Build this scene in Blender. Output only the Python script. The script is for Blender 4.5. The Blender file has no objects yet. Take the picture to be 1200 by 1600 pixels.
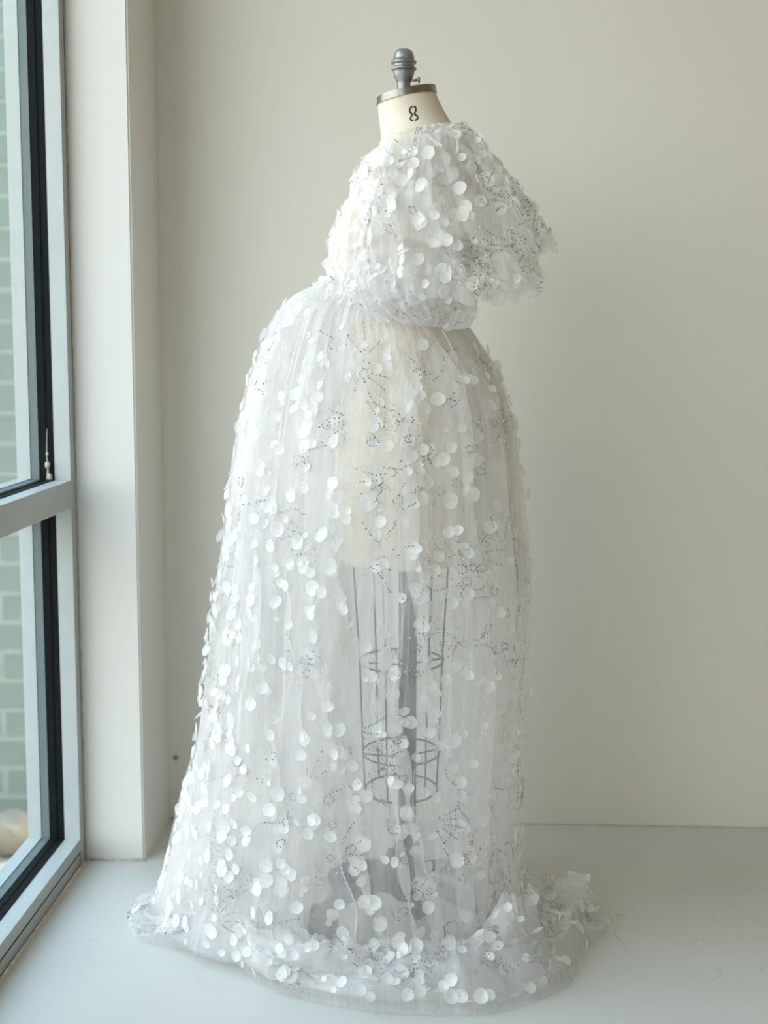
import bpy, bmesh, math, random
import numpy as np
from mathutils import Vector, Matrix
C = bpy.context.scene.collection
S = bpy.context.scene
PI = math.pi
rng = np.random.default_rng(11)
random.seed(11)

# ------------------------------------------------------------------ camera
FPX, HCAM = 2222.0, 1.13                       # focal length for 1600 px of height, eye height
PITCH = math.atan(265/FPX)
YAW = math.atan(111*math.cos(PITCH)/FPX)
fwd = Vector((-math.sin(YAW)*math.cos(PITCH), math.cos(YAW)*math.cos(PITCH), -math.sin(PITCH)))
rgt = Vector((math.cos(YAW), math.sin(YAW), 0)); upv = rgt.cross(fwd)
cam_d = bpy.data.cameras.new('camera'); cam = bpy.data.objects.new('camera', cam_d); C.objects.link(cam)
cam.matrix_world = Matrix.Translation((0, 0, HCAM)) @ Matrix((rgt, upv, -fwd)).transposed().to_4x4()
cam_d.sensor_fit = 'VERTICAL'; cam_d.sensor_height = 36; cam_d.lens = FPX*36/1600
cam_d.clip_start = 0.05; cam_d.clip_end = 200
cam_d.dof.use_dof = True; cam_d.dof.focus_distance = 2.52; cam_d.dof.aperture_fstop = 3.2
S.camera = cam

# ------------------------------------------------------------------ sky, exposure
W = bpy.data.worlds.new('sky'); S.world = W; W.use_nodes = True
wn = W.node_tree.nodes; wl = W.node_tree.links; wn.clear()
wo = wn.new('ShaderNodeOutputWorld'); wb = wn.new('ShaderNodeBackground')
tc = wn.new('ShaderNodeTexCoord'); sx = wn.new('ShaderNodeSeparateXYZ'); cr = wn.new('ShaderNodeValToRGB')
wl.new(tc.outputs['Generated'], sx.inputs[0]); wl.new(sx.outputs['Z'], cr.inputs[0])
cr.color_ramp.elements[0].color = (1.0, 0.93, 0.82, 1); cr.color_ramp.elements[1].color = (0.44, 0.69, 0.98, 1)
wl.new(cr.outputs[0], wb.inputs[0]); wb.inputs[1].default_value = 3.2; wl.new(wb.outputs[0], wo.inputs[0])
sun_d = bpy.data.lights.new('sun', 'SUN'); sun_d.energy = 4.5; sun_d.angle = 0.02; sun_d.color = (1, 0.90, 0.76)
sun = bpy.data.objects.new('sun', sun_d); C.objects.link(sun)
sun.rotation_euler = Vector((-0.6, -0.45, -1.0)).to_track_quat('-Z', 'Y').to_euler()   # from behind the building
S.view_settings.view_transform = 'Standard'; S.view_settings.look = 'None'
S.view_settings.gamma = 1; S.view_settings.use_curve_mapping = False
S.view_settings.exposure = 0.52
cy = S.cycles
cy.max_bounces = 20; cy.diffuse_bounces = 16; cy.glossy_bounces = 3; cy.transmission_bounces = 12; cy.transparent_max_bounces = 160
cy.use_denoising = True; cy.caustics_reflective = False; cy.caustics_refractive = False
cy.sample_clamp_indirect = 6.0

# room dimensions (metres)
XF = -0.805          # inner face of the window frame
YP = 2.98            # front face of the pier between window and back wall
YB = 3.262           # back wall
XP = -0.674          # right face of the pier
XR, YN, ZC = 3.4, -4.4, 3.1
YJ, ZS, ZR0, ZR1, ZT = 2.942, 0.059, 0.785, 0.8405, 2.75
def portal(x, y, z, sy, sz, rot):
    d = bpy.data.lights.new('window_portal', 'AREA'); d.shape = 'RECTANGLE'; d.size = sy; d.size_y = sz
    d.cycles.is_portal = True
    o = bpy.data.objects.new('window_portal', d); C.objects.link(o); o.location = (x, y, z); o.rotation_euler = rot
portal(XF-0.16, (YJ-1.75)/2, 1.4, YJ+1.75, 2.75, (PI/2, 0, -PI/2))

# ------------------------------------------------------------------ helpers
def new_mat(name):
    m = bpy.data.materials.new(name); m.use_nodes = True
    n = m.node_tree.nodes; l = m.node_tree.links
    for x in list(n):
        if x.type != 'OUTPUT_MATERIAL': n.remove(x)
    return m, n, l, n['Material Output'] if 'Material Output' in n else n.new('ShaderNodeOutputMaterial')
def pmat(name, col, rough=0.5, metal=0.0, var=0.0, scale=8.0, bump=0.0, spec=0.5):
    m, n, l, out = new_mat(name)
    b = n.new('ShaderNodeBsdfPrincipled'); l.new(b.outputs[0], out.inputs[0])
    b.inputs['Base Color'].default_value = (*col, 1); b.inputs['Roughness'].default_value = rough
    b.inputs['Metallic'].default_value = metal; b.inputs['Specular IOR Level'].default_value = spec
    if var or bump:
        t = n.new('ShaderNodeTexCoord'); z = n.new('ShaderNodeTexNoise'); z.inputs['Scale'].default_value = scale
        z.inputs['Detail'].default_value = 6; l.new(t.outputs['Object'], z.inputs['Vector'])
        if var:
            r = n.new('ShaderNodeValToRGB'); r.color_ramp.elements[0].position = 0.3; r.color_ramp.elements[1].position = 0.7
            r.color_ramp.elements[0].color = (*[c*(1-var) for c in col], 1)
            r.color_ramp.elements[1].color = (*[min(1, c*(1+var*0.5)) for c in col], 1)
            l.new(z.outputs['Fac'], r.inputs[0]); l.new(r.outputs[0], b.inputs['Base Color'])
        if bump:
            k = n.new('ShaderNodeBump'); k.inputs['Strength'].default_value = bump; k.inputs['Distance'].default_value = 0.004
            l.new(z.outputs['Fac'], k.inputs['Height']); l.new(k.outputs[0], b.inputs['Normal'])
    return m
def link(name, me, mat, parent=None, smooth=False):
    o = bpy.data.objects.new(name, me); C.objects.link(o)
    if mat and not me.materials: me.materials.append(mat)
    if smooth: me.polygons.foreach_set('use_smooth', [True]*len(me.polygons))
    if parent: o.parent = parent; o.matrix_parent_inverse = Matrix.Translation(-Vector(parent.location)) if parent.type == 'EMPTY' else Matrix.Identity(4)
    return o
def mesh_np(name, V, F):                        # V (n,3), F list of equal-length faces as array, or list
    me = bpy.data.meshes.new(name)
    V = np.asarray(V, dtype=np.float32)
    if isinstance(F, np.ndarray):
        k = F.shape[1]; nf = F.shape[0]
        me.vertices.add(len(V)); me.vertices.foreach_set('co', V.ravel())
        me.loops.add(nf*k); me.loops.foreach_set('vertex_index', F.astype(np.int32).ravel())
        me.polygons.add(nf); me.polygons.foreach_set('loop_start', np.arange(0, nf*k, k, dtype=np.int32))
        me.update(calc_edges=True); me.validate()
    else:
        me.from_pydata(V.tolist(), [], F); me.update()
    return me
def grid(P, closed_u=True):                     # P (nv, nu, 3) -> V, F
    nv, nu = P.shape[:2]
    j = np.arange(nv-1)[:, None]; i = np.arange(nu if closed_u else nu-1)[None, :]
    i2 = (i+1) % nu
    F = np.stack([j*nu+i, j*nu+i2, (j+1)*nu+i2, (j+1)*nu+i], -1).reshape(-1, 4)
    return P.reshape(-1, 3), F
def boxes(name, bl, mat, parent=None, bevel=0.0):
    bm = bmesh.new()
    for (x0, x1, y0, y1, z0, z1) in bl:
        r = bmesh.ops.create_cube(bm, size=1)
        for v in r['verts']:
            v.co = Vector(((x0+x1)/2+v.co.x*(x1-x0), (y0+y1)/2+v.co.y*(y1-y0), (z0+z1)/2+v.co.z*(z1-z0)))
    if bevel: bmesh.ops.bevel(bm, geom=bm.edges[:], offset=bevel, segments=2, affect='EDGES')
    me = bpy.data.meshes.new(name); bm.to_mesh(me); bm.free()
    return link(name, me, mat, parent)
def tube(pts, rad, n=10, cap=True):             # swept tube V, F(list)
    pts = [Vector(p) for p in pts]; V = []; F = []
    rad = [rad]*len(pts) if isinstance(rad, (int, float)) else rad
    ref = None
    for k, p in enumerate(pts):
        t = (pts[min(k+1, len(pts)-1)]-pts[max(k-1, 0)]).normalized()
        if ref is None: ref = t.orthogonal().normalized()
        ref = (ref - t*ref.dot(t)).normalized(); b = t.cross(ref)
        for i in range(n):
            a = 2*PI*i/n; V.append(p+(ref*math.cos(a)+b*math.sin(a))*rad[k])
    for k in range(len(pts)-1):
        for i in range(n): F.append((k*n+i, k*n+(i+1) % n, (k+1)*n+(i+1) % n, (k+1)*n+i))
    if cap: F.append(tuple(range(n-1, -1, -1))); F.append(tuple((len(pts)-1)*n+i for i in range(n)))
    return V, F
def ring_tube(pts, rad, n=8):                   # closed loop tube
    m = len(pts); V = []; F = []
    pts = [Vector(p) for p in pts]
    for k, p in enumerate(pts):
        t = (pts[(k+1) % m]-pts[k-1]).normalized(); r = Vector((0, 0, 1)); r = (r-t*r.dot(t)).normalized(); b = t.cross(r)
        for i in range(n): a = 2*PI*i/n; V.append(p+(r*math.cos(a)+b*math.sin(a))*rad)
    for k in range(m):
        for i in range(n): F.append((k*n+i, k*n+(i+1) % n, ((k+1) % m)*n+(i+1) % n, ((k+1) % m)*n+i))
    return V, F
def lathe(prof, cx, cy_, n=32):
    V = []; F = []
    for (r, z) in prof:
        for i in range(n): a = 2*PI*i/n; V.append((cx+r*math.cos(a), cy_+r*math.sin(a), z))
    for k in range(len(prof)-1):
        for i in range(n): F.append((k*n+i, k*n+(i+1) % n, (k+1)*n+(i+1) % n, (k+1)*n+i))
    F.append(tuple(range(n-1, -1, -1))); F.append(tuple((len(prof)-1)*n+i for i in range(n)))
    return V, F
def part(name, VF, mat, parent, smooth=True, label=None):
    o = link(name, mesh_np(name, VF[0], VF[1]), mat, parent, smooth)
    if label: o['label'] = label
    return o
def join(vfs):
    V = []; F = []
    for v, f in vfs:
        k = len(V); V += list(v); F += [tuple(i+k for i in q) for q in f]
    return V, F
def thing(name, label, cat, loc, group=None):
    o = bpy.data.objects.new(name, None); C.objects.link(o); o.location = loc
    o.empty_display_size = 0.1
    o['label'] = label; o['category'] = cat
    if group: o['group'] = group
    bpy.context.view_layer.update()
    return o
def struct(o): o['kind'] = 'structure'; return o
def smooth01(x, a, b): t = np.clip((x-a)/(b-a), 0, 1); return t*t*(3-2*t)
class Noise:                                    # smooth periodic-in-theta noise from random sines
    def __init__(s, seed, kmax=7, n=10, vmax=3.0):
        r = np.random.default_rng(seed)
        s.k = r.integers(1, kmax+1, n); s.p = r.uniform(0, 2*PI, n); s.w = r.uniform(-vmax, vmax, n); s.a = r.uniform(.4, 1, n)/math.sqrt(n)
    def __call__(s, th, t):
        o = 0
        for k, p, w, a in zip(s.k, s.p, s.w, s.a): o = o+a*np.sin(k*th+p+w*t*3)
        return o

# ------------------------------------------------------------------ materials of the room
def wall_mat(name, col, rough=0.6, stains=False):
    m, n, l, out = new_mat(name)
    b = n.new('ShaderNodeBsdfPrincipled'); l.new(b.outputs[0], out.inputs[0]); b.inputs['Roughness'].default_value = rough
    b.inputs['Specular IOR Level'].default_value = 0.3
    t = n.new('ShaderNodeTexCoord'); z = n.new('ShaderNodeTexNoise'); z.inputs['Scale'].default_value = 1.6; z.inputs['Detail'].default_value = 5
    l.new(t.outputs['Object'], z.inputs['Vector'])
    r = n.new('ShaderNodeValToRGB'); r.color_ramp.elements[0].color = (*[c*0.965 for c in col], 1); r.color_ramp.elements[1].color = (*col, 1)
    l.new(z.outputs['Fac'], r.inputs[0]); l.new(r.outputs[0], b.inputs['Base Color'])
    z2 = n.new('ShaderNodeTexNoise'); z2.inputs['Scale'].default_value = 240; l.new(t.outputs['Object'], z2.inputs['Vector'])
    k = n.new('ShaderNodeBump'); k.inputs['Strength'].default_value = 0.06; k.inputs['Distance'].default_value = 0.002
    l.new(z2.outputs['Fac'], k.inputs['Height']); l.new(k.outputs[0], b.inputs['Normal'])
    return m
M = {}
M['wall'] = wall_mat('white wall paint', (0.81, 0.79, 0.735))
M['pier'] = wall_mat('pier paint', (0.76, 0.745, 0.71), 0.45)
M['warm'] = wall_mat('warm plaster', (0.56, 0.48, 0.36))
M['ceiling'] = wall_mat('ceiling paint', (0.72, 0.66, 0.54))
M['alu'] = pmat('pale grey powder-coated aluminium', (0.46, 0.50, 0.50), 0.35, 0.0, 0.05, 20)
M['aluin'] = pmat('grey green aluminium face', (0.36, 0.37, 0.345), 0.45, 0.0, 0.05, 14)
M['gasket'] = pmat('black rubber gasket', (0.006, 0.008, 0.009), 0.7, 0, 0.3, 90, 0, 0.15)
M['slate'] = pmat('slate grey spacer', (0.15, 0.19, 0.19), 0.5)
M['dust'] = pmat('dusty silk', (0.55, 0.52, 0.46), 0.9, 0, 0.3, 300, 0.4)
M['caulk'] = pmat('yellowed caulk', (0.62, 0.56, 0.47), 0.7, 0, 0.4, 40, 0.5)
M['brick'] = pmat('sage green painted brick', (0.135, 0.175, 0.155), 0.6, 0, 0.10, 9, 0.4)
M['mortar'] = pmat('pale mortar', (0.20, 0.25, 0.225), 0.8, 0, 0.1, 30, 0.5)
M['paving'] = pmat('pale concrete paving', (0.26, 0.25, 0.225), 0.8, 0, 0.12, 3, 0.3)
M['stone'] = pmat('buff stone', (0.22, 0.20, 0.16), 0.8, 0, 0.2, 12, 0.5)

def floor_mat():
    m, n, l, out = new_mat('white painted floor')
    b = n.new('ShaderNodeBsdfPrincipled'); l.new(b.outputs[0], out.inputs[0])
    t = n.new('ShaderNodeTexCoord')
    z = n.new('ShaderNodeTexNoise'); z.inputs['Scale'].default_value = 2.2; z.inputs['Detail'].default_value = 8; l.new(t.outputs['Object'], z.inputs['Vector'])
    r = n.new('ShaderNodeValToRGB'); r.color_ramp.elements[0].position = .3; r.color_ramp.elements[1].position = .7
    r.color_ramp.elements[0].color = (0.60, 0.595, 0.56, 1); r.color_ramp.elements[1].color = (0.66, 0.655, 0.625, 1)
    l.new(z.outputs['Fac'], r.inputs[0])
    # fine scratches: edges of a warped cell pattern, kept only in worn areas
    warp = n.new('ShaderNodeTexNoise'); warp.inputs['Scale'].default_value = 3.0; l.new(t.outputs['Object'], warp.inputs['Vector'])
    mx = n.new('ShaderNodeMix'); mx.data_type = 'VECTOR'; mx.inputs['Factor'].default_value = 0.45
    l.new(t.outputs['Object'], mx.inputs[4]); l.new(warp.outputs['Color'], mx.inputs[5])
    v = n.new('ShaderNodeTexVoronoi'); v.feature = 'DISTANCE_TO_EDGE'; v.inputs['Scale'].default_value = 4.2; l.new(mx.outputs[1], v.inputs['Vector'])
    lt = n.new('ShaderNodeMath'); lt.operation = 'LESS_THAN'; lt.inputs[1].default_value = 0.003; l.new(v.outputs['Distance'], lt.inputs[0])
    zm = n.new('ShaderNodeTexNoise'); zm.inputs['Scale'].default_value = 7.0; l.new(t.outputs['Object'], zm.inputs['Vector'])
    gm = n.new('ShaderNodeMapRange'); gm.inputs['From Min'].default_value = .47; gm.inputs['From Max'].default_value = .62; l.new(zm.outputs['Fac'], gm.inputs['Value'])
    mu = n.new('ShaderNodeMath'); mu.operation = 'MULTIPLY'; l.new(lt.outputs[0], mu.inputs[0]); l.new(gm.outputs[0], mu.inputs[1])
    m2 = n.new('ShaderNodeMath'); m2.operation = 'MULTIPLY'; m2.inputs[1].default_value = .45; l.new(mu.outputs[0], m2.inputs[0])
    mc = n.new('ShaderNodeMix'); mc.data_type = 'RGBA'; l.new(m2.outputs[0], mc.inputs['Factor']); l.new(r.outputs[0], mc.inputs[6]); mc.inputs[7].default_value = (.42, .39, .33, 1)
    # specks
    vs = n.new('ShaderNodeTexVoronoi'); vs.inputs['Scale'].default_value = 13; l.new(t.outputs['Object'], vs.inputs['Vector'])
    ls = n.new('ShaderNodeMath'); ls.operation = 'LESS_THAN'; ls.inputs[1].default_value = 0.028; l.new(vs.outputs['Distance'], ls.inputs[0])
    gs = n.new('ShaderNodeMath'); gs.operation = 'MULTIPLY'; l.new(ls.outputs[0], gs.inputs[0]); l.new(gm.outputs[0], gs.inputs[1])
    mc2 = n.new('ShaderNodeMix'); mc2.data_type = 'RGBA'; l.new(gs.outputs[0], mc2.inputs['Factor']); l.new(mc.outputs[2], mc2.inputs[6]); mc2.inputs[7].default_value = (.3, .27, .22, 1)
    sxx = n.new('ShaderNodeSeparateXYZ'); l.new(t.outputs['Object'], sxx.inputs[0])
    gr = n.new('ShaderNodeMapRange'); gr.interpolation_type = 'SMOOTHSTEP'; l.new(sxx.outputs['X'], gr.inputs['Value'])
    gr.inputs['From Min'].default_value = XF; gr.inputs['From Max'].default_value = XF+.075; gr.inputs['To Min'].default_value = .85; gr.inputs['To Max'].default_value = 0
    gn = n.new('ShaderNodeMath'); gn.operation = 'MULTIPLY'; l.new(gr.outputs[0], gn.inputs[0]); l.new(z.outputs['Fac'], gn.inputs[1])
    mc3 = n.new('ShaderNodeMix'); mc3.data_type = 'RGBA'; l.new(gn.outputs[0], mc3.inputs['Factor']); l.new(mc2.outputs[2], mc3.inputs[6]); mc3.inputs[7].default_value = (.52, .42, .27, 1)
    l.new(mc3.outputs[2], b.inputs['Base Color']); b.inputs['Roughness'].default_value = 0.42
    b.inputs['Specular IOR Level'].default_value = 0.4
    return m
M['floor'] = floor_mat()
def glass_mat():
    m, n, l, out = new_mat('clear window glass')
    tr = n.new('ShaderNodeBsdfTransparent'); tr.inputs[0].default_value = (0.965, 0.985, 0.975, 1)
    gl = n.new('ShaderNodeBsdfGlossy'); gl.inputs['Roughness'].default_value = 0.02
    mx = n.new('ShaderNodeMixShader'); mx.inputs[0].default_value = 0.02
    l.new(tr.outputs[0], mx.inputs[1]); l.new(gl.outputs[0], mx.inputs[2]); l.new(mx.outputs[0], out.inputs[0])
    return m
M['glass'] = glass_mat()

# ------------------------------------------------------------------ room shell
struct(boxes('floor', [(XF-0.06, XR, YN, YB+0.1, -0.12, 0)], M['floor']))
struct(boxes('wall_back', [(XP-0.02, XR, YB, YB+0.15, 0, ZC)], M['wall']))
struct(boxes('wall_right', [(XR, XR+0.15, YN, YB+0.15, -0.1, ZC)], M['warm']))
struct(boxes('wall_front', [(XF-0.1, XR, YN-0.15, YN, -0.1, ZC)], M['warm']))
struct(boxes('ceiling', [(XF-0.2, XR+0.15, YN-0.15, YB+0.15, ZC, ZC+0.12)], M['ceiling']))
struct(boxes('wall_left', [(XF-0.10, XP, YP, YB+0.15, -0.1, ZC)], M['pier'], bevel=0.004))     # pier beside the window
struct(boxes('wall_left_header', [(XF-0.16, XF+0.02, YN, YP, ZT+0.06, ZC)], M['pier']))
def caulk(name, pts, r):
    o = link(name, mesh_np(name, *tube(pts, r, 6)), M['caulk'], None, True); return struct(o)
rr = random.Random(5)
caulk('trim_1', [(XF+0.012+i*0.0122, YP-0.002+rr.uniform(-.001, .001), 0.0015+rr.uniform(-.001, .001)) for i in range(11)],
      [rr.uniform(.0018, .0042) for i in range(11)])
caulk('trim_2', [(XF+0.002, YP-0.003, z) for z in np.linspace(0, 2.7, 40)], [0.0014+rr.uniform(-.0006, .0008) for i in range(40)])
caulk('trim_3', [(XP+i*0.1, YB-0.001, 0.001) for i in range(41)], [rr.uniform(.0008, .0018) for i in range(41)])
caulk('trim_4', [(XF+0.001, YP-0.03-i*0.05, 0.0008) for i in range(60)], [rr.uniform(.001, .0035) for i in range(60)])

# ------------------------------------------------------------------ windows along the left wall
def frame_loop(x0, x1, y0, y1, z0, z1, w):       # four bars around an opening; w = how far the bar stands into it
    return [(x0, x1, y0, y0+w, z0, z1), (x0, x1, y1-w, y1, z0, z1), (x0, x1, y0+w, y1-w, z0, z0+w), (x0, x1, y0+w, y1-w, z1-w, z1)]
def window(n, y0, y1):
    w = struct(boxes('window_%d' % n, [(XF-0.004, XF, y0-0.001, y1, 0.030, 0.034)], M['gasket']))   # groove line of the sill
    f = boxes('frame', [(XF-0.03, XF, y1, y1+0.038, 0, ZT+0.06), (XF-0.03, XF, y0-0.038, y0, 0, ZT+0.06), (XF-0.03, XF, y0, y1, ZT, ZT+0.06),
                        (XF-0.03, XF, y0, y1, ZR0, ZR1), (XF-0.03, XF, y0, y1, 0.034, ZS), (XF-0.03, XF-0.003, y0, y1, 0, 0.034)], M['aluin'], w)
    core = boxes('frame_core', [(XF-0.112, XF-0.03, y1+0.006, y1+0.038, 0, ZT+0.06), (XF-0.112, XF-0.03, y0-0.038, y0-0.006, 0, ZT+0.06),
                        (XF-0.112, XF-0.03, y0, y1, ZT+0.004, ZT+0.06), (XF-0.112, XF-0.03, y0, y1, ZR0+0.004, ZR1-0.004), (XF-0.112, XF-0.03, y0, y1, -0.05, ZS-0.004)], M['alu'], w)
    for (z0, z1) in ((ZS, ZR0), (ZR1, ZT)):
        boxes('glazing_bead', frame_loop(XF-0.034, XF-0.0005, y0, y1, z0, z1, 0.0015), M['alu'], w)
        boxes('gasket', frame_loop(XF-0.066, XF-0.0345, y0-0.004, y1+0.004, z0-0.003, z1+0.003, 0.006), M['gasket'], w)
        boxes('gasket_lip', frame_loop(XF-0.053, XF-0.050, y0, y1, z0, z1, 0.0045), M['gasket'], w)
        boxes('spacer', frame_loop(XF-0.084, XF-0.0665, y0-0.003, y1+0.003, z0-0.003, z1+0.003, 0.006), M['slate'], w)
        boxes('outer_frame', frame_loop(XF-0.113, XF-0.0845, y0-0.003, y1+0.003, z0-0.003, z1+0.003, 0.008), M['alu'], w)
        boxes('pane', [(XF-0.062, XF-0.057, y0, y1, z0, z1)], M['glass'], w)
    return w
w1 = window(1, 1.45, YJ)
window(2, -0.15, 1.374); window(3, -1.75, -0.226)
struct(boxes('wall_left_near', [(XF-0.16, XF, YN, -1.788, -0.1, ZC)], M['pier']))
# dusty silk and egg sacs hanging in the gasket channel
def lump(c, r, seed, sq=1.3):
    bm = bmesh.new(); bmesh.ops.create_icosphere(bm, subdivisions=2, radius=1); q = random.Random(seed)
    for v in bm.verts:
        k = 1+q.uniform(-.18, .18); v.co = Vector((c[0]+v.co.x*r*k, c[1]+v.co.y*r*k, c[2]+v.co.z*r*sq*k))
    V = [v.co.copy() for v in bm.verts]; F = [tuple(x.index for x in f.verts) for f in bm.faces]; bm.free(); return V, F
cx_, cy_ = XF-0.046, YJ-0.012
cob = thing('cobweb', 'dusty cobweb strand with pale egg sacs in black window channel above the rail', 'cobweb', (cx_, cy_, ZR1))
part('strand', tube([(cx_, cy_+.002, ZR1+.003), (cx_+.001, cy_, ZR1+.03), (cx_-.001, cy_, ZR1+.055), (cx_, cy_+.004, ZR1+.11)], [.0045, .0016, .0012, .0006], 6), M['dust'], cob)
for k, (dz, r) in enumerate(((.035, .0055), (.058, .003), (.009, .0055))): part('egg_sac', lump((cx_+(.004 if k == 2 else 0), cy_, ZR1+dz), r, k), M['dust'], cob)
plug = thing('wall_anchor', 'small brown screw anchor in the back wall low in the corner', 'screw anchor', (XP+0.016, YB, 0.149))
def disc_y(r0, r1, y0, y1, c, n=18):
    V = []; F = []
    for (r, y) in ((r0, y1), (r0, y0), (r1, y0), (r1, y1)):
        for i in range(n): V.append((c[0]+r*math.cos(2*PI*i/n), y, c[1]+r*math.sin(2*PI*i/n)))
    for k in range(3):
        for i in range(n): F.append((k*n+i, k*n+(i+1) % n, (k+1)*n+(i+1) % n, (k+1)*n+i))
    return V, F
part('collar', disc_y(.0075, .0035, YB-.0012, YB-.0002, (XP+.016, .149)), pmat('stained plaster', (.55, .48, .38), .8), plug)
part('screw', disc_y(.0034, .0003, YB-.0008, YB-.0002, (XP+.016, .149), 12), pmat('rusty screw', (.16, .11, .07), .6), plug)

# ------------------------------------------------------------------ outside
struct(boxes('ground_outside', [(-22, XF-0.14, -22, 4.7, -0.62, -0.50)], M['paving']))
bw = struct(boxes('wall_outside', [(-3.2, -0.95, 4.615, 4.8, -0.5, 3.6)], M['mortar']))
bme = []
for k in range(3):
    b0 = boxes('brick', [(-0.108, 0.108, -0.003, 0.05, -0.046, 0.046)], M['brick'], None, 0.006); bme.append(b0.data); bpy.data.objects.remove(b0)
for row in range(40):
    for c in range(6):
        o = bpy.data.objects.new('brick', bme[(row*7+c*3) % 3]); C.objects.link(o); o.parent = bw
        o.location = (-1.06-c*0.228-(0.114 if row % 2 else 0), 4.615+rr.uniform(-.0015, .0015), -0.45+row*0.1)
bo = link('boulder', mesh_np('boulder', *lump((-1.42, 4.35, -0.43), 0.085, 9, 0.9)), M['stone'], None, True)
bo['label'] = 'pale buff rounded stone on the ground outside the window'; bo['category'] = 'stone'

# ------------------------------------------------------------------ projection of measured outlines onto the gown's own plane
R_, U_, F_ = np.array(rgt), np.array(upv), np.array(fwd)
def ray(px, py): return R_*(px-600)/FPX-U_*(py-800)/FPX+F_
def at(px, py, Y): d = ray(px, py); return np.array([0, 0, HCAM])+d*(Y/d[1])
def atz(px, py, z=0.0): d = ray(px, py); return np.array([0, 0, HCAM])+d*((z-HCAM)/d[2])
Y0 = 2.68

# ------------------------------------------------------------------ dress form
M['linen'] = pmat('cream linen', (0.80, 0.72, 0.60), 0.75, 0, 0.06, 260, 0.15)
M['steel'] = pmat('brushed dark steel', (0.30, 0.28, 0.25), 0.32, 0.9, 0.15, 60)
M['cast'] = pmat('worn cast zinc', (0.36, 0.37, 0.36), 0.42, 0.75, 0.35, 60, 0.3)
M['iron'] = pmat('dark grey iron', (0.045, 0.044, 0.048), 0.5, 0.4, 0.2, 30)
M['wire'] = pmat('bronze grey wire', (0.07, 0.06, 0.055), 0.5, 0.5)
M['ink'] = pmat('dark stencil ink', (0.055, 0.045, 0.04), 0.8)
M['wheel'] = pmat('black rubber wheel', (0.03, 0.03, 0.033), 0.6)
PX0 = at(636, 1440, Y0)[0]
form = thing('dress_form', 'cream size eight dressmaker form on dark iron pole under the white gown', 'dress form', (PX0, Y0, 0))
TORSO = [(153, 590, 680, .053, .21), (178, 592.5, 690, .056, .20), (203, 596, 706, .068, .16), (222, 594, 720, .105, .10), (240, 582, 730, .150, .05), (265, 566, 738, .172, 0),
         (300, 553, 743, .166, 0), (340, 537, 741, .158, 0), (380, 526, 735, .155, 0), (420, 534, 722, .140, 0), (470, 548, 706, .124, 0),
         (500, 551, 702, .120, 0), (560, 543, 715, .140, 0), (640, 531, 733, .166, 0), (740, 522, 742, .176, 0), (840, 528, 733, .172, 0), (872, 532, 726, .168, 0)]
class Loft:                                     # stacked ellipses given by outline (py, left px, right px, half depth, tilt) at depth Y
    def __init__(s, rows, Y, back=1.0):
        A = [at(l, py, Y) for py, l, r, b, t in rows]; B = [at(r, py, Y) for py, l, r, b, t in rows]
        zc = np.array([(a[2]+b[2])/2 for a, b in zip(A, B)]); o = np.argsort(-zc)
        s.z = zc[o]; s.cx = np.array([(a[0]+b[0])/2 for a, b in zip(A, B)])[o]; s.hw = np.array([(b[0]-a[0])/2 for a, b in zip(A, B)])[o]
        s.hd = np.array([x[3] for x in rows])[o]; s.ti = np.array([x[4] for x in rows])[o]; s.Y = Y; s.back = back
        s.zz = np.linspace(s.z[0], s.z[-1], 400)
        k = np.hanning(25); k /= k.sum()
        def sm(a):
            v = np.interp(-s.zz, -s.z, a); p = np.concatenate([2*v[0]-v[12:0:-1], v, 2*v[-1]-v[-2:-14:-1]]); return np.convolve(p, k, 'valid')
        s.q = [sm(a) for a in (s.cx, s.hw, s.hd, s.ti)]
    def pt(s, th, t, dr=0.0):                   # t 0 top .. 1 bottom
        z = s.z[0]+(s.z[-1]-s.z[0])*t
        cx, hw, hd, ti = [np.interp(-z, -s.zz, q) for q in s.q]
        c, n = np.cos(th), np.sin(th)
        x = cx+(hw+dr)*c; y = s.Y+(hd+dr)*n*np.where(n > 0, s.back, 1.0)
        return np.stack([x, y, z+ti*(hw*c)+0*th], -1)
    def t_of(s, z): return (z-s.z[0])/(s.z[-1]-s.z[0])
LT = Loft(TORSO, Y0)
th = np.linspace(0, 2*PI, 96, endpoint=False)[None, :]; tt = np.linspace(0, 1, 120)[:, None]
V, F = grid(LT.pt(th, tt)); V = np.concatenate([V, [LT.pt(np.array(0.), np.array(1.0))*0+[LT.q[0][-1], Y0, LT.z[-1]]]])
Fl = F.tolist()+[[119*96+i, 119*96+(i+1) % 96, len(V)-1] for i in range(96)]
part('torso', (V, [tuple(f) for f in Fl]), M['linen'], form)
def band(t0, t1, off, thick):
    tq = np.array([t0, t0, t1, t1])[:, None]; d = np.array([off-.02, off, off, off-.02])[:, None]
    P = LT.pt(th, tq, d); return grid(P)
z_cap = LT.z[0]
P = LT.pt(th, np.array([[0.003], [0.003], [0.0], [0.0]]), np.array([[-.004], [.0022], [.0012], [-.05]]))
for k in range(2, 4):                            # rise above the neck edge
    P[k, :, 2] += 0.0105
Vc, Fc = grid(P)
part('neck_cap', (Vc, [tuple(f) for f in Fc.tolist()]+[tuple(3*96+i for i in range(96))]), M['steel'], form, False)
def zf(py): return at(632, py, Y0)[2]
fx = at(631, 100, Y0)[0]; u = 0.00121            # metres per pixel at the form
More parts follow.
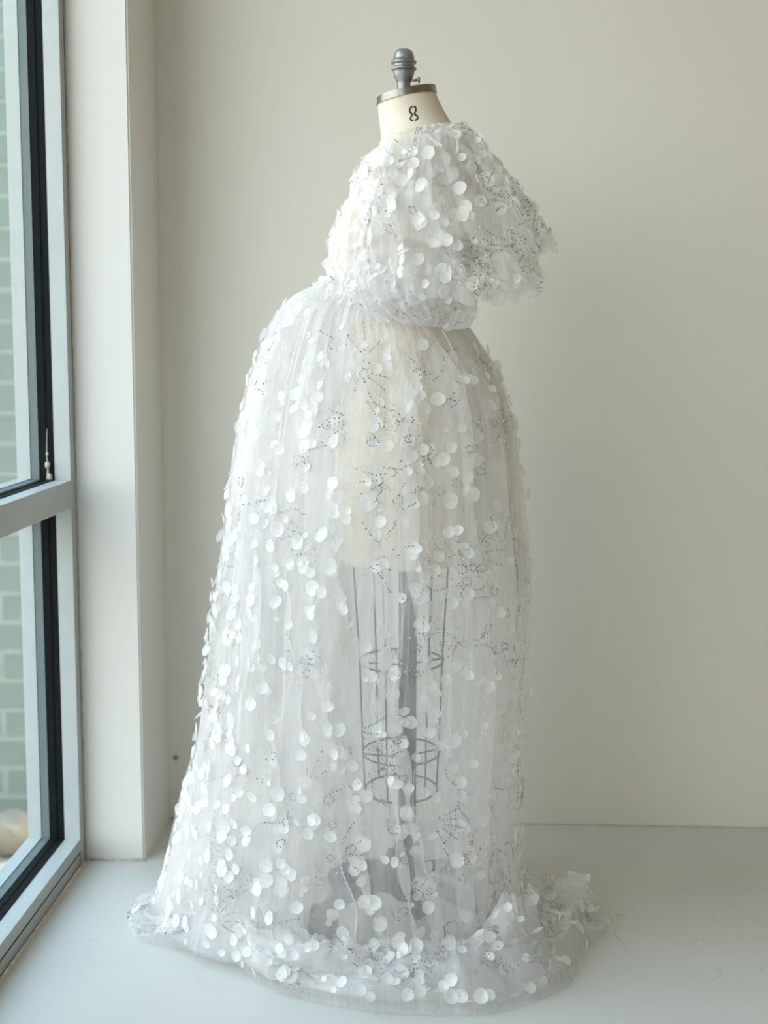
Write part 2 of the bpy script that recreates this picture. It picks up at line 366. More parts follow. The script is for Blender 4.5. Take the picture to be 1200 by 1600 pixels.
prof = [(.013, zf(147)), (.0125, zf(140)), (10.5*u, zf(135)), (10.5*u, zf(130)), (11*u, zf(128)), (14.5*u, zf(121)), (16.2*u, zf(113)), (16.4*u, zf(110)), (19*u, zf(109.3)), (19.3*u, zf(107.6)), (19*u, zf(106)), (16*u, zf(105.2)),
        (15.8*u, zf(100)), (19*u, zf(99.3)), (19.3*u, zf(97.6)), (19*u, zf(96)), (16*u, zf(95.2)), (15.6*u, zf(89)), (14.6*u, zf(84)), (12.4*u, zf(80)), (8.5*u, zf(77.2)), (3*u, zf(76)), (.3*u, zf(75.8))]
part('finial', lathe(prof, fx, Y0, 40), M['cast'], form)
zt = zf(126)
part('thumb_screw', join([tube([(fx+.010, Y0-.004, zt-.001), (fx+.0265, Y0-.006, zt)], .0022, 10), tube([(fx+.0255, Y0-.006, zt), (fx+.0262, Y0-.006, zt), (fx+.0292, Y0-.006, zt), (fx+.030, Y0-.006, zt)], [.003, .0052, .0052, .0035], 8)]), M['cast'], form)
# stencilled figure on the neck
th8 = -PI/2+0.06; z8 = at(643, 179, Y0-.055)[2]
def neckp(sx, sz, off):
    z = z8+sz; a = th8+(sx*.76+.26*sz)/.053
    t0 = float(LT.t_of(z)); p = LT.pt(np.array(a), np.array(t0), off); return p
def stroke(pts, w, off):
    pts = [np.array(p, float) for p in pts]; fine = []
    for a, b in zip(pts[:-1], pts[1:]):
        for k in range(4): fine.append(a+(b-a)*k/4)
    fine.append(pts[-1]); V = []; F = []
    for k, p in enumerate(fine):
        t = fine[min(k+1, len(fine)-1)]-fine[max(k-1, 0)]; t /= np.linalg.norm(t); nn = np.array([-t[1], t[0]])
        V += [neckp(*(p+nn*w/2), off), neckp(*(p-nn*w/2), off)]
    for k in range(len(fine)-1): F.append((2*k, 2*k+1, 2*k+3, 2*k+2))
    return V, F
q8 = lambda L: [((x-500)/6*u*1.02, -(y-775)/6*u*1.02) for x, y in L]
part('size_number', join([stroke(q8([(493, 714), (472, 722), (463, 738), (464, 754), (476, 768), (487, 780), (478, 792), (468, 806), (468, 820), (478, 830), (495, 834)]), .0036, .0004),
                          stroke(q8([(507, 714), (524, 724), (528, 740), (526, 754), (516, 768), (508, 780), (522, 790), (536, 802), (538, 818), (526, 830), (507, 835)]), .0036, .0004)]), M['ink'], form, False, 'dark stencilled figure 8')
z_tb = LT.z[-1]
part('pole', tube([(PX0, Y0, .10), (PX0, Y0, .5), (PX0, Y0, z_tb+.02)], .0172, 20), M['iron'], form)
part('socket', lathe([(.03, z_tb-.002), (.03, z_tb+.01)], PX0, Y0, 24), M['iron'], form)
# wire cage below the torso
CX = at(627, 1030, Y0)[0]
def hoop(py, hw, hd): z = at(627, py, Y0)[2]; return [(CX+hw*math.cos(a), Y0+hd*math.sin(a), z) for a in np.linspace(0, 2*PI, 48, endpoint=False)]
HO = [(872, .092, .150), (1032, .080, .105), (1174, .074, .096), (1232, .070, .090)]
for py, a, b in HO[1:]: part('hoop', ring_tube(hoop(py, a, b), .0021), M['wire'], form)
for k in range(6):
    a = 2*PI*k/6+0.2
    part('cage_wire', tube([(CX+hw*math.cos(a), Y0+hd*math.sin(a), at(627, py, Y0)[2]) for py, hw, hd in HO], .0018, 8), M['wire'], form)
for py, hw, hd in HO[1:3]:
    for a in (0.2, 0.2+PI/2, 0.2+PI, 0.2-PI/2): part('cage_spoke', tube([(CX, Y0, at(0, py, Y0)[2]), (CX+hw*math.cos(a), Y0+hd*math.sin(a), at(627, py, Y0)[2])], .002, 6), M['wire'], form)
# cast base: hub, four arched legs with casters, foot pedal
part('hub', lathe([(.018, .165), (.024, .16), (.026, .12), (.034, .105), (.034, .06), (.026, .05)], PX0, Y0, 28), M['iron'], form)
for k, (lx, ly) in enumerate(((-.250, 2.60), (.052, 2.60), (-.222, 2.82), (.045, 2.83))):
    d = Vector((lx-PX0, ly-Y0, 0)); pts = [(PX0+d.x*f, Y0+d.y*f, z) for f, z in ((.08, .075), (.3, .088), (.55, .080), (.8, .066), (.97, .054))]
    lg = part('leg', tube(pts, [.02, .019, .017, .014, .012], 10), M['iron'], form)
    e = Vector((lx, ly, 0)); dn = d.normalized(); sd = Vector((-dn.y, dn.x, 0))
    V, F = join([tube([e+sd*s*.013+Vector((0, 0, .029))-sd*.007, e+sd*s*.013+Vector((0, 0, .029))+sd*.007], .029, 18) for s in (-1, 1)]+[tube([e+Vector((0, 0, .029)), e+Vector((0, 0, .062))], .008, 8)])
    c = link('caster', mesh_np('caster', V, F), M['wheel'], lg)
pd = Vector((.08, -.10, 0))
part('foot_pedal', join([tube([(PX0-.03, Y0-.02, .150), (PX0-.02, Y0-.05, .13), (PX0+.015, Y0-.10, .085), (PX0+.03, Y0-.13, .07)], [.011, .012, .012, .015], 8)]), M['iron'], form)

# ------------------------------------------------------------------ gown
def tulle(name, alpha, col=(.962, .955, .958), tl=.5, streak=0.25):
    m, n, l, out = new_mat(name)
    tr = n.new('ShaderNodeBsdfTransparent'); di = n.new('ShaderNodeBsdfDiffuse'); ts = n.new('ShaderNodeBsdfTranslucent'); gl = n.new('ShaderNodeBsdfGlossy')
    di.inputs[0].default_value = (*col, 1); ts.inputs[0].default_value = (*col, 1); gl.inputs['Roughness'].default_value = .35
    a = n.new('ShaderNodeMixShader'); a.inputs[0].default_value = tl; l.new(di.outputs[0], a.inputs[1]); l.new(ts.outputs[0], a.inputs[2])
    g = n.new('ShaderNodeMixShader'); g.inputs[0].default_value = .07; l.new(a.outputs[0], g.inputs[1]); l.new(gl.outputs[0], g.inputs[2])
    t = n.new('ShaderNodeTexCoord'); mp = n.new('ShaderNodeMapping'); mp.inputs['Scale'].default_value = (1, 1, .12)
    z = n.new('ShaderNodeTexNoise'); z.inputs['Scale'].default_value = 70; z.inputs['Detail'].default_value = 3
    l.new(t.outputs['Object'], mp.inputs[0]); l.new(mp.outputs[0], z.inputs['Vector'])
    mr = n.new('ShaderNodeMapRange'); mr.inputs['From Min'].default_value = .25; mr.inputs['From Max'].default_value = .75
    mr.inputs['To Min'].default_value = alpha*(1-streak); mr.inputs['To Max'].default_value = alpha*(1+streak); l.new(z.outputs['Fac'], mr.inputs['Value'])
    x = n.new('ShaderNodeMixShader'); l.new(mr.outputs[0], x.inputs[0]); l.new(tr.outputs[0], x.inputs[1]); l.new(g.outputs[0], x.inputs[2]); l.new(x.outputs[0], out.inputs[0])
    return m
M['net'] = tulle('embroidered white tulle', .29)
M['net2'] = tulle('plain white tulle', .20)
M['netp'] = tulle('dense white tulle', .46)
M['netd'] = tulle('doubled white tulle', .42)
M['netb'] = tulle('gathered white tulle', .66)
M['pail'] = tulle('pearl white paillette film', .66, (.97, .97, .965), .35, .06)
M['seq'] = pmat('silver lilac sequin', (.33, .325, .345), .35, .45)

gown = thing('gown', 'sheer white tulle gown with round paillettes and beading worn by the dress form', 'gown', (PX0, Y0, 0))
SIL = np.array([  # py, left px, right px of the skirt
    (436, 512, 716), (446, 492, 722), (456, 470, 724), (466, 457, 725), (478, 445, 726), (495, 435, 727), (508, 430, 728), (530, 421, 744), (550, 412, 755), (590, 398, 775), (630, 389, 787),
    (670, 382, 797), (720, 374, 802), (780, 365, 807), (820, 361, 812), (870, 354, 817), (920, 347, 820), (980, 339, 818), (1040, 332, 814),
    (1100, 324, 810), (1160, 317, 806), (1220, 304, 803), (1290, 286, 803), (1340, 272, 806), (1390, 256, 812), (1430, 244, 822)], float)
SILB = SIL.copy()
for r in SILB:
    r[2] -= 14
    r[1] += 12 if r[0] < 1000 else 12-(r[0]-1000)/200*38 if r[0] < 1200 else -26
# hem outline on the floor (measured floor points), foot (where cloth first meets the floor) and height of the bundled roll
CEN = np.array([-.13, Y0])
hem_px = [(968, 1438), (962, 1462), (925, 1470), (914, 1500), (900, 1532), (850, 1562), (790, 1580), (700, 1584), (560, 1576), (470, 1558), (410, 1530), (395, 1506), (330, 1512), (265, 1505), (222, 1492), (198, 1462), (212, 1425)]
HP = np.array([atz(x, y)[:2] for x, y in hem_px])-CEN
hth = np.arctan2(HP[:, 1], HP[:, 0]); hr = np.hypot(HP[:, 0], HP[:, 1])
ordr = np.argsort(hth); hth, hr = hth[ordr], hr[ordr]
back_th = np.array([.35, .6, 1.2, 1.8, 2.4, 2.75]); back_r = np.array([.40, .37, .36, .38, .43, .46])
hth = np.concatenate([hth, back_th]); hr = np.concatenate([hr, back_r]); ordr = np.argsort(hth); hth, hr = hth[ordr], hr[ordr]
def per(th, X, Yv): t = np.mod(th+PI, 2*PI)-PI; return np.interp(t, np.concatenate([X-2*PI, X, X+2*PI]), np.tile(Yv, 3))
roll_th = np.array([-PI, -2.75, -2.45, -2.1, -1.57, -1.0, -.6, -.3, 0, .4, 1.2, 2.2, 2.9]); roll_h = np.array([.030, .030, .08, .10, .10, .10, .095, .08, .065, .03, .03, .03, .035])
foot_k = np.array([.78, .72, .72, .74, .72, .66, .60, .52, .52, .7, .8, .8, .8])
STRONG = [  # long fold edges seen on the near side: (py, px) tracks
    [(500, 505), (700, 470), (880, 460), (1100, 482), (1330, 510), (1440, 540)], [(520, 560), (800, 545), (1050, 560), (1300, 600), (1440, 640)], [(510, 540), (640, 505), (880, 500), (1100, 540), (1440, 600)],
    [(530, 620), (700, 596), (850, 606), (1050, 622), (1200, 655), (1440, 690)], [(540, 668), (760, 690), (900, 705), (1060, 722), (1250, 708), (1440, 735)], [(540, 700), (700, 742), (900, 768), (1100, 748), (1300, 762), (1440, 790)],
    [(470, 470), (600, 430), (800, 402), (1000, 398), (1200, 405), (1440, 420)]]
class Skirt:
    def __init__(s, sil, seed, scale, strong, dz=0.0, amp=1.0):
        L = np.array([at(l, py, Y0) for py, l, r in sil]); Rr = np.array([at(r, py, Y0) for py, l, r in sil])
        s.z = L[:, 2][::-1]; s.L = L[::-1, 0]; s.R = Rr[::-1, 0]; s.sc = scale; s.strong = []
        s.n = [Noise(seed+i) for i in range(9)]; s.amp = amp; s.dz = dz
        if strong:
            for tr in STRONG:
                zz, tth = [], []
                for py, px in tr:
                    l = np.interp(py, sil[:, 0], sil[:, 1]); r = np.interp(py, sil[:, 0], sil[:, 2]); uu = np.clip((px-(l+r)/2)/((r-l)/2), -.97, .97)
                    zz.append(at(px, py, Y0-.2)[2]); tth.append(-math.acos(uu))
                s.strong.append((np.array(zz)[::-1], np.array(tth)[::-1]))
    def pt(s, th, v, folds=True, fixed=None):               # v 0 waist, 1 floor, up to 1.5 the bundled hem
        th, v = np.broadcast_arrays(np.asarray(th, float), np.asarray(v, float))
        t = np.clip(v, 0, 1)
        ztop = 1.197+s.dz-.042*np.cos(th); zl = ztop*(1-t)+.02*t
        if folds:
            n = s.n; dr = 0; dth = 0
            ph = 2.2*n[0](th, t*.5)
            A = s.amp
            for nf, a, k, p in ((74, .0055*np.exp(-t/.10), .9, ph*2), (31, .0125*smooth01(t, .0, .08)*(1-.65*smooth01(t, .2, .7)), 1.15, ph*1.6+1.2*n[1](th, t)), (13, .012*smooth01(t, .06, .5), .5, ph+1.5*n[2](th, t))):
                f = nf*th+p; loc = (.65+.6*n[3](th*1.0+nf, t*.3)); loc = np.clip(loc, .25, 1.3)
                dr = dr+A*a*loc*np.cos(f); dth = dth-k*np.sin(2*f)/(2*nf)*np.clip(a*A/.006, 0, 1)
            for zs, ts in s.strong:
                c = np.interp(zl, zs, ts); w = .050; d = np.mod(th-c+PI, 2*PI)-PI; g = np.exp(-(d/w)**2)
                am = smooth01(t, .0, .1)
                dr = dr+.022*g*am; dth = dth+.125*am*np.exp(-((d-.03)/.05)**2)
            dr = dr+.006*n[4](th*2, t*2)*smooth01(t, .05, .3)
            fq = 1-.75*smooth01(v, 1.0, 1.15); dr = dr*fq; the = th+dth*fq
            if folds == 'param': return the, dr
            if fixed is not None: the, dr = th, fixed
        else: the, dr = th, 0*th
        c, sn = np.cos(the), np.sin(the)
        Lx = np.interp(zl, s.z, s.L); Rx = np.interp(zl, s.z, s.R); cx = (Lx+Rx)/2*.6+.4*(-.10); hw = np.where(c < 0, cx-Lx, Rx-cx)
        hd = np.interp(zl, [0, .2, .5, .75, .95, 1.08, 1.16, 1.25], [.30, .295, .28, .265, .235, .195, .155, .13])
        k = s.sc+(1-s.sc)*(1-t)**3
        x = cx+(hw*k+dr)*c; y = Y0+(hd*k+dr)*sn; z = zl+0*x
        # bundled cloth on the floor
        q = np.clip((v-1)/.5, 0, 1); on = v > 1
        Rh = per(th, hth, hr)*(1 if s.sc > .97 else .94); Rf = np.hypot(x-CEN[0], y-CEN[1]); hb = per(th, roll_th, roll_h)*(1 if s.sc > .97 else .7)
        ang = np.arctan2(y-CEN[1], x-CEN[0]); foot = np.minimum(Rf, Rh*.97)
        lump = 1+.42*s.n[5](th, q*1.2)+.25*s.n[6](th*2, q*2)
        cre = 0; env = np.sin(PI*q)**.7
        for kt, kq, pp, w in ((5, 3.1, .3, .5), (9, -4.3, 1.7, .42), (14, 6.0, 4.0, .34), (23, -7.5, 2.2, .22), (31, 9.0, 5.1, .16)):
            cre = cre+w*((1-np.abs(np.sin(kt*th*.5+kq*q+pp+1.3*s.n[7](th, q*2))))**2-.3)
        rr_ = foot+(Rh-foot)*(q**.8)+(.016*s.n[8](th*3, q*2)+.010*np.sin(11*th+6*q))*np.sin(PI*q)
        zz = .02*(1-q)+.004+hb*np.clip(lump, .35, 1.7)*np.sin(PI*np.clip(q, 0, 1)**.75)**.8*(.80+.45*cre)+.012*cre*env
        x = np.where(on, CEN[0]+rr_*np.cos(ang), x); y = np.where(on, CEN[1]+rr_*np.sin(ang), y); z = np.where(on, zz, z)
        # the drop settles inside the hem near the floor
        return np.stack([x, y, np.maximum(z, .003)], -1)
SA = Skirt(SIL, 21, 1.0, True); SB = Skirt(SILB, 57, .955, False, -.004, .9); SC_ = Skirt(SILB, 91, .90, False, -.008, .8)
def build_skirt(sk, name, nu, nv, nh, mat, vmax=1.5):
    vv = np.concatenate([np.linspace(0, 1, nv)**1.15, np.linspace(1, vmax, nh+1)[1:]])[:, None]
    P = sk.pt(np.linspace(0, 2*PI, nu, endpoint=False)[None, :], vv)
    return part(name, grid(P), mat, gown)
sk_o = build_skirt(SA, 'skirt', 1300, 170, 46, M['net'])
un_o = build_skirt(SB, 'underskirt', 900, 130, 30, M['net2'])

def panel(sk, th0, th1, nu, nv, mat):             # an extra open width of tulle between two angles
    P = sk.pt(np.linspace(th0, th1, nu)[None, :], (np.linspace(.02, 1.0, nv)**1.1)[:, None])
    return part('underskirt_panel', grid(P, False), mat, gown)
panel(SC_, -PI-1.3, -1.78, 420, 120, M['netp']); panel(SC_, -.98, .9, 320, 120, M['netp'])

SO = Skirt(SIL, 77, 1.003, False, .002, .75)
def overskirt(tr, far_th, nu, nv):               # open outer width of tulle with a rolled edge running from waist to hem
    v = np.linspace(.015, 1.0, nv); zl = 1.197*(1-v)+.02*v
    zs, ts = SA.strong[tr]; e = np.interp(zl, zs, ts)+.02*np.sin(v*9+tr); u = np.linspace(0, 1, nu)[None, :]
    P = SO.pt(far_th+(e[:, None]-far_th)*u, v[:, None]); P[:, :, 1] -= .010*smooth01(u, .8, 1)
    o = part('overskirt', grid(P, False), M['net2'], gown)
    part('rolled_edge', tube([tuple(p) for p in P[:, -1]], .0013, 6), M['netb'], gown)
overskirt(0, -PI-1.2, 360, 150); overskirt(5, .8, 260, 150)
vv = np.linspace(1.05, 1.46, 40)[:, None]; P = SA.pt(np.linspace(-2.5, .35, 640)[None, :], vv)
P[..., 2] = P[..., 2]*.82+.001; P[..., :2] = CEN+(P[..., :2]-CEN)*.985
part('train_fold', grid(P, False), M['netp'], gown)

# paillettes and sequins -------------------------------------------------------
def frames(f, th, v, e1=.004, e2=.003):
    p = f(th, v); a = f(th+e1, v)-f(th-e1, v); b = f(th, v+e2)-f(th, v-e2)
    n = np.cross(a, b); n /= np.linalg.norm(n, axis=-1, keepdims=True)+1e-12
    return p, a/(2*e1), b/(2*e2), n
def pail_mesh(seed):
    q = random.Random(seed); n = 14; V = [(0, 0, -.16)]; F = []
    e = [1+q.uniform(-.07, .05) for _ in range(n)]; asp = q.uniform(.86, 1.0); be = q.uniform(-.25, .25)
    for ring in (.25, .62, 1.0):
        for i in range(n):
            a = 2*PI*i/n; k = ring*(e[i] if ring > .9 else 1); x, y = math.cos(a)*k*asp, math.sin(a)*k
            V.append((x, y, -.16+.22*ring**2+be*x*abs(x)*.6))
    for i in range(n): F.append((0, 1+i, 1+(i+1) % n))
    for r in range(2):
        for i in range(n): F.append((1+r*n+i, 1+(r+1)*n+i, 1+(r+1)*n+(i+1) % n, 1+r*n+(i+1) % n))
    return V, F
PV = [pail_mesh(k) for k in range(7)]
PM = []
for k, (V, F) in enumerate(PV):
    me = mesh_np('paillette', np.array(V), F); me.materials.append(M['pail']); me.polygons.foreach_set('use_smooth', [True]*len(me.polygons)); PM.append(me)
def scatter(P, N, R, parent, n_obj, tilt=.45, lift=.35, seed=1, score=None):
    """round film discs sewn to a cloth: the n_obj that show largest as single parts, the rest as one joined part"""
    q = np.random.default_rng(seed); inv = parent.matrix_world.inverted()
    order = np.argsort(-(score if score is not None else R)); rest_v, rest_f, base = [], [], 0
    for c, i in enumerate(order):
        nrm = Vector(N[i]).normalized(); nrm = (nrm+Vector(q.normal(0, tilt*.5, 3))).normalized()
        rot = nrm.to_track_quat('Z', 'Y').to_matrix() @ Matrix.Rotation(q.uniform(0, 2*PI), 3, 'Z')
        mw = Matrix.Translation(Vector(P[i])+nrm*R[i]*lift) @ rot.to_4x4() @ Matrix.Scale(R[i], 4)
        k = int(q.integers(0, len(PM)))
        if c < n_obj:
            o = bpy.data.objects.new('paillette', PM[k]); C.objects.link(o); o.parent = parent; o.matrix_basis = mw
            o.matrix_parent_inverse = parent_inv[parent.name]
        else:
            A = np.array(mw); v = np.array(PV[k][0]) @ A[:3, :3].T+A[:3, 3]
            rest_v.append(v); rest_f += [tuple(j+base for j in f) for f in PV[k][1]]; base += len(v)
    if rest_v:
        o = part('paillettes', (np.concatenate(rest_v), rest_f), M['pail'], parent); o.matrix_parent_inverse = parent_inv[parent.name]; o['kind'] = 'stuff'
parent_inv = {}
def reg(o):
    bpy.context.view_layer.update(); parent_inv[o.name] = o.matrix_world.inverted()
def motif(q):
    pts = []; kind = q.integers(0, 4)
    if kind < 3:                                # spray of curved bead strings
        ns = q.integers(3, 6); a0 = q.uniform(0, 2*PI); sp = q.uniform(.5, 1.0); cv = q.uniform(-9, 9)
        for s in range(ns):
            a = a0+(s/(ns-1)-.5)*2*sp; ln = q.uniform(.022, .055); st = q.uniform(.006, .014)
            for d in np.arange(st, ln, .0042):
                b = a+cv*(d-st)*(1+s*.15)*.7; pts.append((math.cos(b)*d, math.sin(b)*d))
    if kind != 1:                               # small rings
        for _ in range(q.integers(2, 5)):
            c = q.normal(0, .016, 2)+np.array([0, .01]); r = q.uniform(.0042, .0062); m = int(round(2*PI*r/.0040))
            pts += [(c[0]+r*math.cos(2*PI*i/m), c[1]+r*math.sin(2*PI*i/m)) for i in range(m)]
    if kind == 3:                               # meander
        a = q.uniform(0, 2*PI); p = np.zeros(2)
        for i in range(34): a += .28*math.sin(i*.5)+q.normal(0, .05); p = p+np.array([math.cos(a), math.sin(a)])*.0042; pts.append(tuple(p))
    return np.array(pts)*1.3
def sequins(f, anchors, parent, su, sv, seed, rad=.0015, vlim=(0, 9)):
    q = np.random.default_rng(seed); TH, VV = [], []
    for (a, v) in anchors:
        m = motif(q); v2 = v+m[:, 1]/sv(a, v); ok = (v2 > vlim[0]) & (v2 < vlim[1])
        TH.append((a+m[:, 0]/su(a, v))[ok]); VV.append(v2[ok])
    TH = np.concatenate(TH); VV = np.concatenate(VV); P, da, db, N = frames(f, TH, VV, .03, .01); P = f(TH, VV)
    out = np.stack([P[:, 0]-PX0, P[:, 1]-Y0, 0*TH], 1); N = N*np.where((N*out).sum(1) < 0, -1, 1)[:, None]; P = P+N*.002
    n = len(P); e = np.cross(N, [0.0, 0, 1]); e /= np.linalg.norm(e, axis=1, keepdims=True)+1e-9; g = np.cross(N, e)
    ok = N+q.normal(0, .22, N.shape); 
    P = P+N*.0012; hexa = [(math.cos(PI/3*i), math.sin(PI/3*i)) for i in range(6)]
    sl = q.normal(0, .3, (n, 2))
    V = np.stack([P+rad*(c*e+s*g+(c*sl[:, :1]+s*sl[:, 1:])*N) for c, s in hexa], 1).reshape(-1, 3)
    F = (np.arange(n)[:, None]*6+np.arange(6)[None, :])
    o = part('sequins', (V, F), M['seq'], parent); o.matrix_parent_inverse = parent_inv[parent.name]; o['kind'] = 'stuff'
reg(sk_o)
def toward(P): return -(P[:, 1]-Y0)              # near side of the gown first
q = np.random.default_rng(3)
def skirt_dots(n, lo, hi, thlo, thhi):
    th_ = q.uniform(thlo, thhi, n); v = lo+(hi-lo)*q.uniform(0, 1, n)**.8; return th_, v
a1, v1 = skirt_dots(1100, .03, 1.0, -PI, 0); a2, v2 = skirt_dots(420, .03, 1.0, 0, PI); a3, v3 = skirt_dots(260, 1.03, 1.45, -PI, .3)
keep = (a3 > -2.25) | (q.uniform(0, 1, len(a3)) < .25); a3, v3 = a3[keep], v3[keep]
ta, tv = np.concatenate([a1, a2, a3]), np.concatenate([v1, v2, v3])
P, da, db, N = frames(SA.pt, ta, tv); _, _, _, N2 = frames(lambda a, b: SA.pt(a, b, False), ta, tv)
out = np.sign((N*np.stack([P[:, 0]-CEN[0], P[:, 1]-Y0, .2+0*ta], 1)).sum(1))[:, None]; N = N*out
out2 = np.sign((N2*np.stack([P[:, 0]-CEN[0], P[:, 1]-Y0, .2+0*ta], 1)).sum(1))[:, None]; N2 = N2*out2
Rd = np.clip(q.normal(.0104, .0024, len(ta)), .005, .0155); NN = N*.45+N2*.75
P = P+NN/np.linalg.norm(NN, axis=1, keepdims=True)*.005
scatter(P, NN, Rd, sk_o, 200, .45, .18, 5, Rd*np.where(P[:, 1] < Y0, 1, .3)*np.clip(-NN[:, 1]+.1, .05, 1))
def su(a, v): return float(np.linalg.norm(frames(lambda x, y: SA.pt(x, y, False), np.array(a), np.array(v))[1]))
def sv(a, v): return float(np.linalg.norm(frames(lambda x, y: SA.pt(x, y, False), np.array(a), np.array(v))[2]))
anch = [(q.uniform(-PI, 0), q.uniform(.05, 1.0)) for _ in range(100)]+[(q.uniform(0, PI), q.uniform(.05, .95)) for _ in range(16)]
def relief(a, v):                                # outermost cloth of the folds at that angle, so beading sits on the outside
    a, v = np.broadcast_arrays(np.asarray(a, float), np.asarray(v, float)); sh = a.shape; a, v = a.ravel(), v.ravel(); best = np.empty(len(a))
    for k in range(0, len(a), 2000):
        A = a[k:k+2000, None]+np.linspace(-.22, .22, 111)[None, :]; the, dr = SA.pt(A, v[k:k+2000, None], 'param')
        m = np.where(np.abs(the-a[k:k+2000, None]) < .008, dr, -9); b = m.max(1); best[k:k+2000] = np.where(b < -1, 0.0, b)
    return SA.pt(a, v, True, best).reshape(sh+(3,))
sequins(relief, anch, sk_o, su, sv, 8, vlim=(.01, 1.0))
anch = [(q.uniform(-PI, .3), q.uniform(1.1, 1.4)) for _ in range(34)]
sequins(relief, anch, sk_o, su, sv, 9, vlim=(1.02, 1.49))

# bodice, waistband, sleeves ---------------------------------------------------
class Cloth:
    def __init__(s, rows, Y, seed, comps, back=1.0, crumple=0.0, hemw=0.0):
        s.L = Loft(rows, Y, back); s.n = [Noise(seed+i, 6) for i in range(6)]; s.c = comps; s.cr = crumple; s.hw = hemw
    def pt(s, th, t, relief=False):
        th, t = np.broadcast_arrays(np.asarray(th, float), np.asarray(t, float)); dr = 0*th; dth = 0*th
        for nf, a0, a1, k in s.c:
            f = nf*th+2*s.n[0](th, t*.4)+nf*.08*s.n[1](th, t); a = a0+(a1-a0)*t
            dr = dr+a*np.cos(f)*np.clip(.8+.6*s.n[2](th+nf, t), .3, 1.4); dth = dth-k*np.sin(2*f)/(2*nf)
        if s.cr: dr = dr+s.cr*(s.n[3](th*4, t*4)+.7*s.n[4](th*9, t*9))
        p = s.L.pt(th if relief else th+dth, t, dr)
        if s.hw: p[..., 2] += s.hw*t**3*(np.cos(6*th+3*s.n[5](th, t))+.5*np.sin(13*th+2*s.n[4](th, t)))
        return p
def build(cl, name, nu, nv, mat, parent=None):
    P = cl.pt(np.linspace(0, 2*PI, nu, endpoint=False)[None, :], np.linspace(0, 1, nv)[:, None])
    o = part(name, grid(P), mat, parent or gown); reg(o); return o
BOD = Cloth([(214, 598, 716, .086, .16), (226, 591, 726, .112, .12), (240, 578, 735, .155, .05), (262, 563, 742, .178, 0), (300, 551, 748, .172, 0), (340, 535, 747, .165, 0),
             (378, 517, 741, .165, 0), (405, 518, 735, .155, 0), (440, 515, 726, .142, .0), (480, 520, 724, .138, 0), (505, 522, 722, .135, 0)], Y0, 131, [(40, .002, .003, .4)], crumple=.003)
bod = build(BOD, 'bodice', 360, 110, M['netb'])
WB = Cloth([(446, 503, 724, .146, -.13), (462, 494, 727, .152, -.17), (478, 490, 729, .156, -.19), (494, 496, 728, .154, -.19), (506, 500, 726, .150, -.19)], Y0, 151, [(86, .0022, .0022, .5), (29, .003, .004, .5)], crumple=.002)
wb = build(WB, 'waistband', 700, 30, M['netd'])
NK = Cloth([(207, 606, 722, .085, .17), (213, 602, 730, .094, .17), (222, 596, 738, .105, .15), (234, 588, 742, .120, .10)], Y0, 171, [(34, .006, .004, .7)], crumple=.003)
nk = build(NK, 'neck_frill', 420, 16, M['netd'])
def sleeve(Y, sgn, tag_, mats=('net', 'netd')):
    T1 = Cloth([(203, 634, 712, .050, .06), (215, 610, 745, .075, .05), (245, 590, 768, .095, .03), (290, 578, 802, .115, .0), (340, 575, 832, .128, -.02), (390, 580, 858, .135, -.02)], Y, 191+sgn, [(11, .004, .012, .35), (19, .003, .005, .3)], hemw=.010)
    T2 = Cloth([(300, 590, 770, .085, 0), (340, 580, 792, .105, 0), (385, 575, 816, .118, 0), (430, 580, 838, .125, .0), (468, 596, 828, .120, .05)], Y, 205+sgn, [(9, .006, .012, .35), (21, .003, .005, .3)], hemw=.011)
    T3 = Cloth([(392, 566, 700, .060, 0), (425, 548, 722, .085, .0), (455, 545, 736, .098, -.02), (480, 558, 737, .096, -.06), (498, 582, 728, .082, -.09), (509, 606, 716, .062, -.10)], Y+.0*sgn, 221+sgn, [(15, .004, .009, .6), (37, .002, .004, .4)], crumple=.003)
    root = build(T1, 'sleeve', 420, 70, M[mats[0]])
    lo = build(T2, 'sleeve_flounce', 380, 50, M[mats[0]], None); pf = build(T3, 'sleeve_cuff', 420, 50, M[mats[1]], None)
    return (T1, root), (T2, lo), (T3, pf)
near = sleeve(Y0-.125, 0, 'near'); far = sleeve(Y0+.135, 3, 'far')
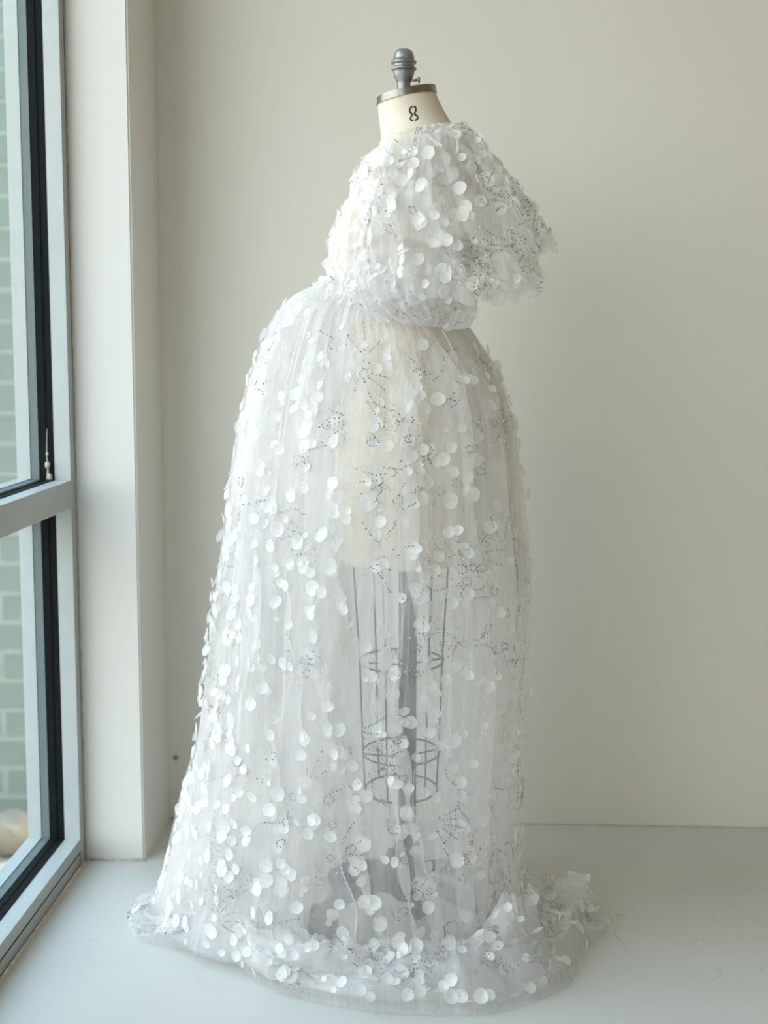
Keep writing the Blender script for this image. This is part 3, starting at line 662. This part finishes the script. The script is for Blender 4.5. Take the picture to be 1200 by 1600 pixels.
def cloth_dots(cl, o, n, n_obj, r0, thr, tr, seed, tilt=.5, seq=0, lift=.2):
    q = np.random.default_rng(seed); a = q.uniform(*thr, n); t = q.uniform(*tr, n); P, da, db, N = frames(cl.pt, a, t, .006, .006)
    c = cl.L; cen = np.stack([np.interp(-P[:, 2], -c.zz, c.q[0]), 0*a+c.Y, P[:, 2]], 1); sg = np.sign((N*(P-cen)).sum(1))[:, None]; N = N*sg
    R = np.clip(q.normal(r0, r0*.25, n), .0045, .016); scatter(P, N, R, o, n_obj, tilt, lift, seed+1, R*np.clip(-N[:, 1], .05, 1))
    if seq:
        an = [(q.uniform(*thr), q.uniform(*tr)) for _ in range(seq)]
        H = abs(c.z[0]-c.z[-1]); sequins(lambda x, y: cl.pt(x, y, True), an, o, lambda a_, v_: float(np.interp(c.z[0]+(c.z[-1]-c.z[0])*v_, c.zz[::-1], c.q[1][::-1])), lambda a_, v_: H*1.1, seed+2, vlim=(.02, .99))
cloth_dots(BOD, bod, 420, 30, .0088, (-PI*1.1, .1), (.12, .97), 31, .9, 10, .6)
cloth_dots(WB, wb, 40, 8, .0085, (-PI*1.1, .1), (.1, .95), 33, .7, 5)
cloth_dots(NK, nk, 30, 8, .0085, (-PI, 0), (.1, .9), 35, .8, 6)
for (k, (sl, no)) in enumerate(((near, (28, 12, 12)), (far, (0, 0, 0)))):
    cloth_dots(sl[0][0], sl[0][1], 125, no[0], .0098, (-PI, .35), (.06, 1), 41+k*10, .45, 20)
    cloth_dots(sl[1][0], sl[1][1], 80, no[1], .0095, (-PI, .35), (.3, 1), 43+k*10, .6, 8)
    cloth_dots(sl[2][0], sl[2][1], 60, no[2], .0090, (-PI, .2), (.1, 1), 45+k*10, .8, 4)

def ribbon(pts, w):                              # narrow flat tie with some thickness
    pts = [Vector(p) for p in pts]; V = []; F = []
    for k, p in enumerate(pts):
        t = (pts[min(k+1, len(pts)-1)]-pts[max(k-1, 0)]).normalized(); sd = t.cross(Vector((0, 1, 0))).normalized()
        for a, b in ((-w, -.0005), (w, -.0005), (w, .0005), (-w, .0005)): V.append(p+sd*a+Vector((0, b, 0)))
    for k in range(len(pts)-1):
        for i in range(4): F.append((4*k+i, 4*k+(i+1) % 4, 4*k+4+(i+1) % 4, 4*k+4+i))
    return V, F+[(0, 1, 2, 3), (4*len(pts)-1, 4*len(pts)-2, 4*len(pts)-3, 4*len(pts)-4)]
M['ribbon'] = tulle('organza ribbon', .85, (.97, .975, .98), .3, .05)
for pp in ([(658, 206), (656, 222), (650, 236), (638, 246), (622, 252)], [(684, 214), (697, 203), (708, 203), (714, 214), (716, 228), (713, 240)], [(700, 206), (690, 212), (683, 220), (678, 228)], [(664, 204), (672, 214), (680, 222), (690, 228)]):
    o = part('shoulder_tie', ribbon([at(x, y, 2.50-.0009*(y-203)) for x, y in pp], .0022), M['ribbon'], gown)
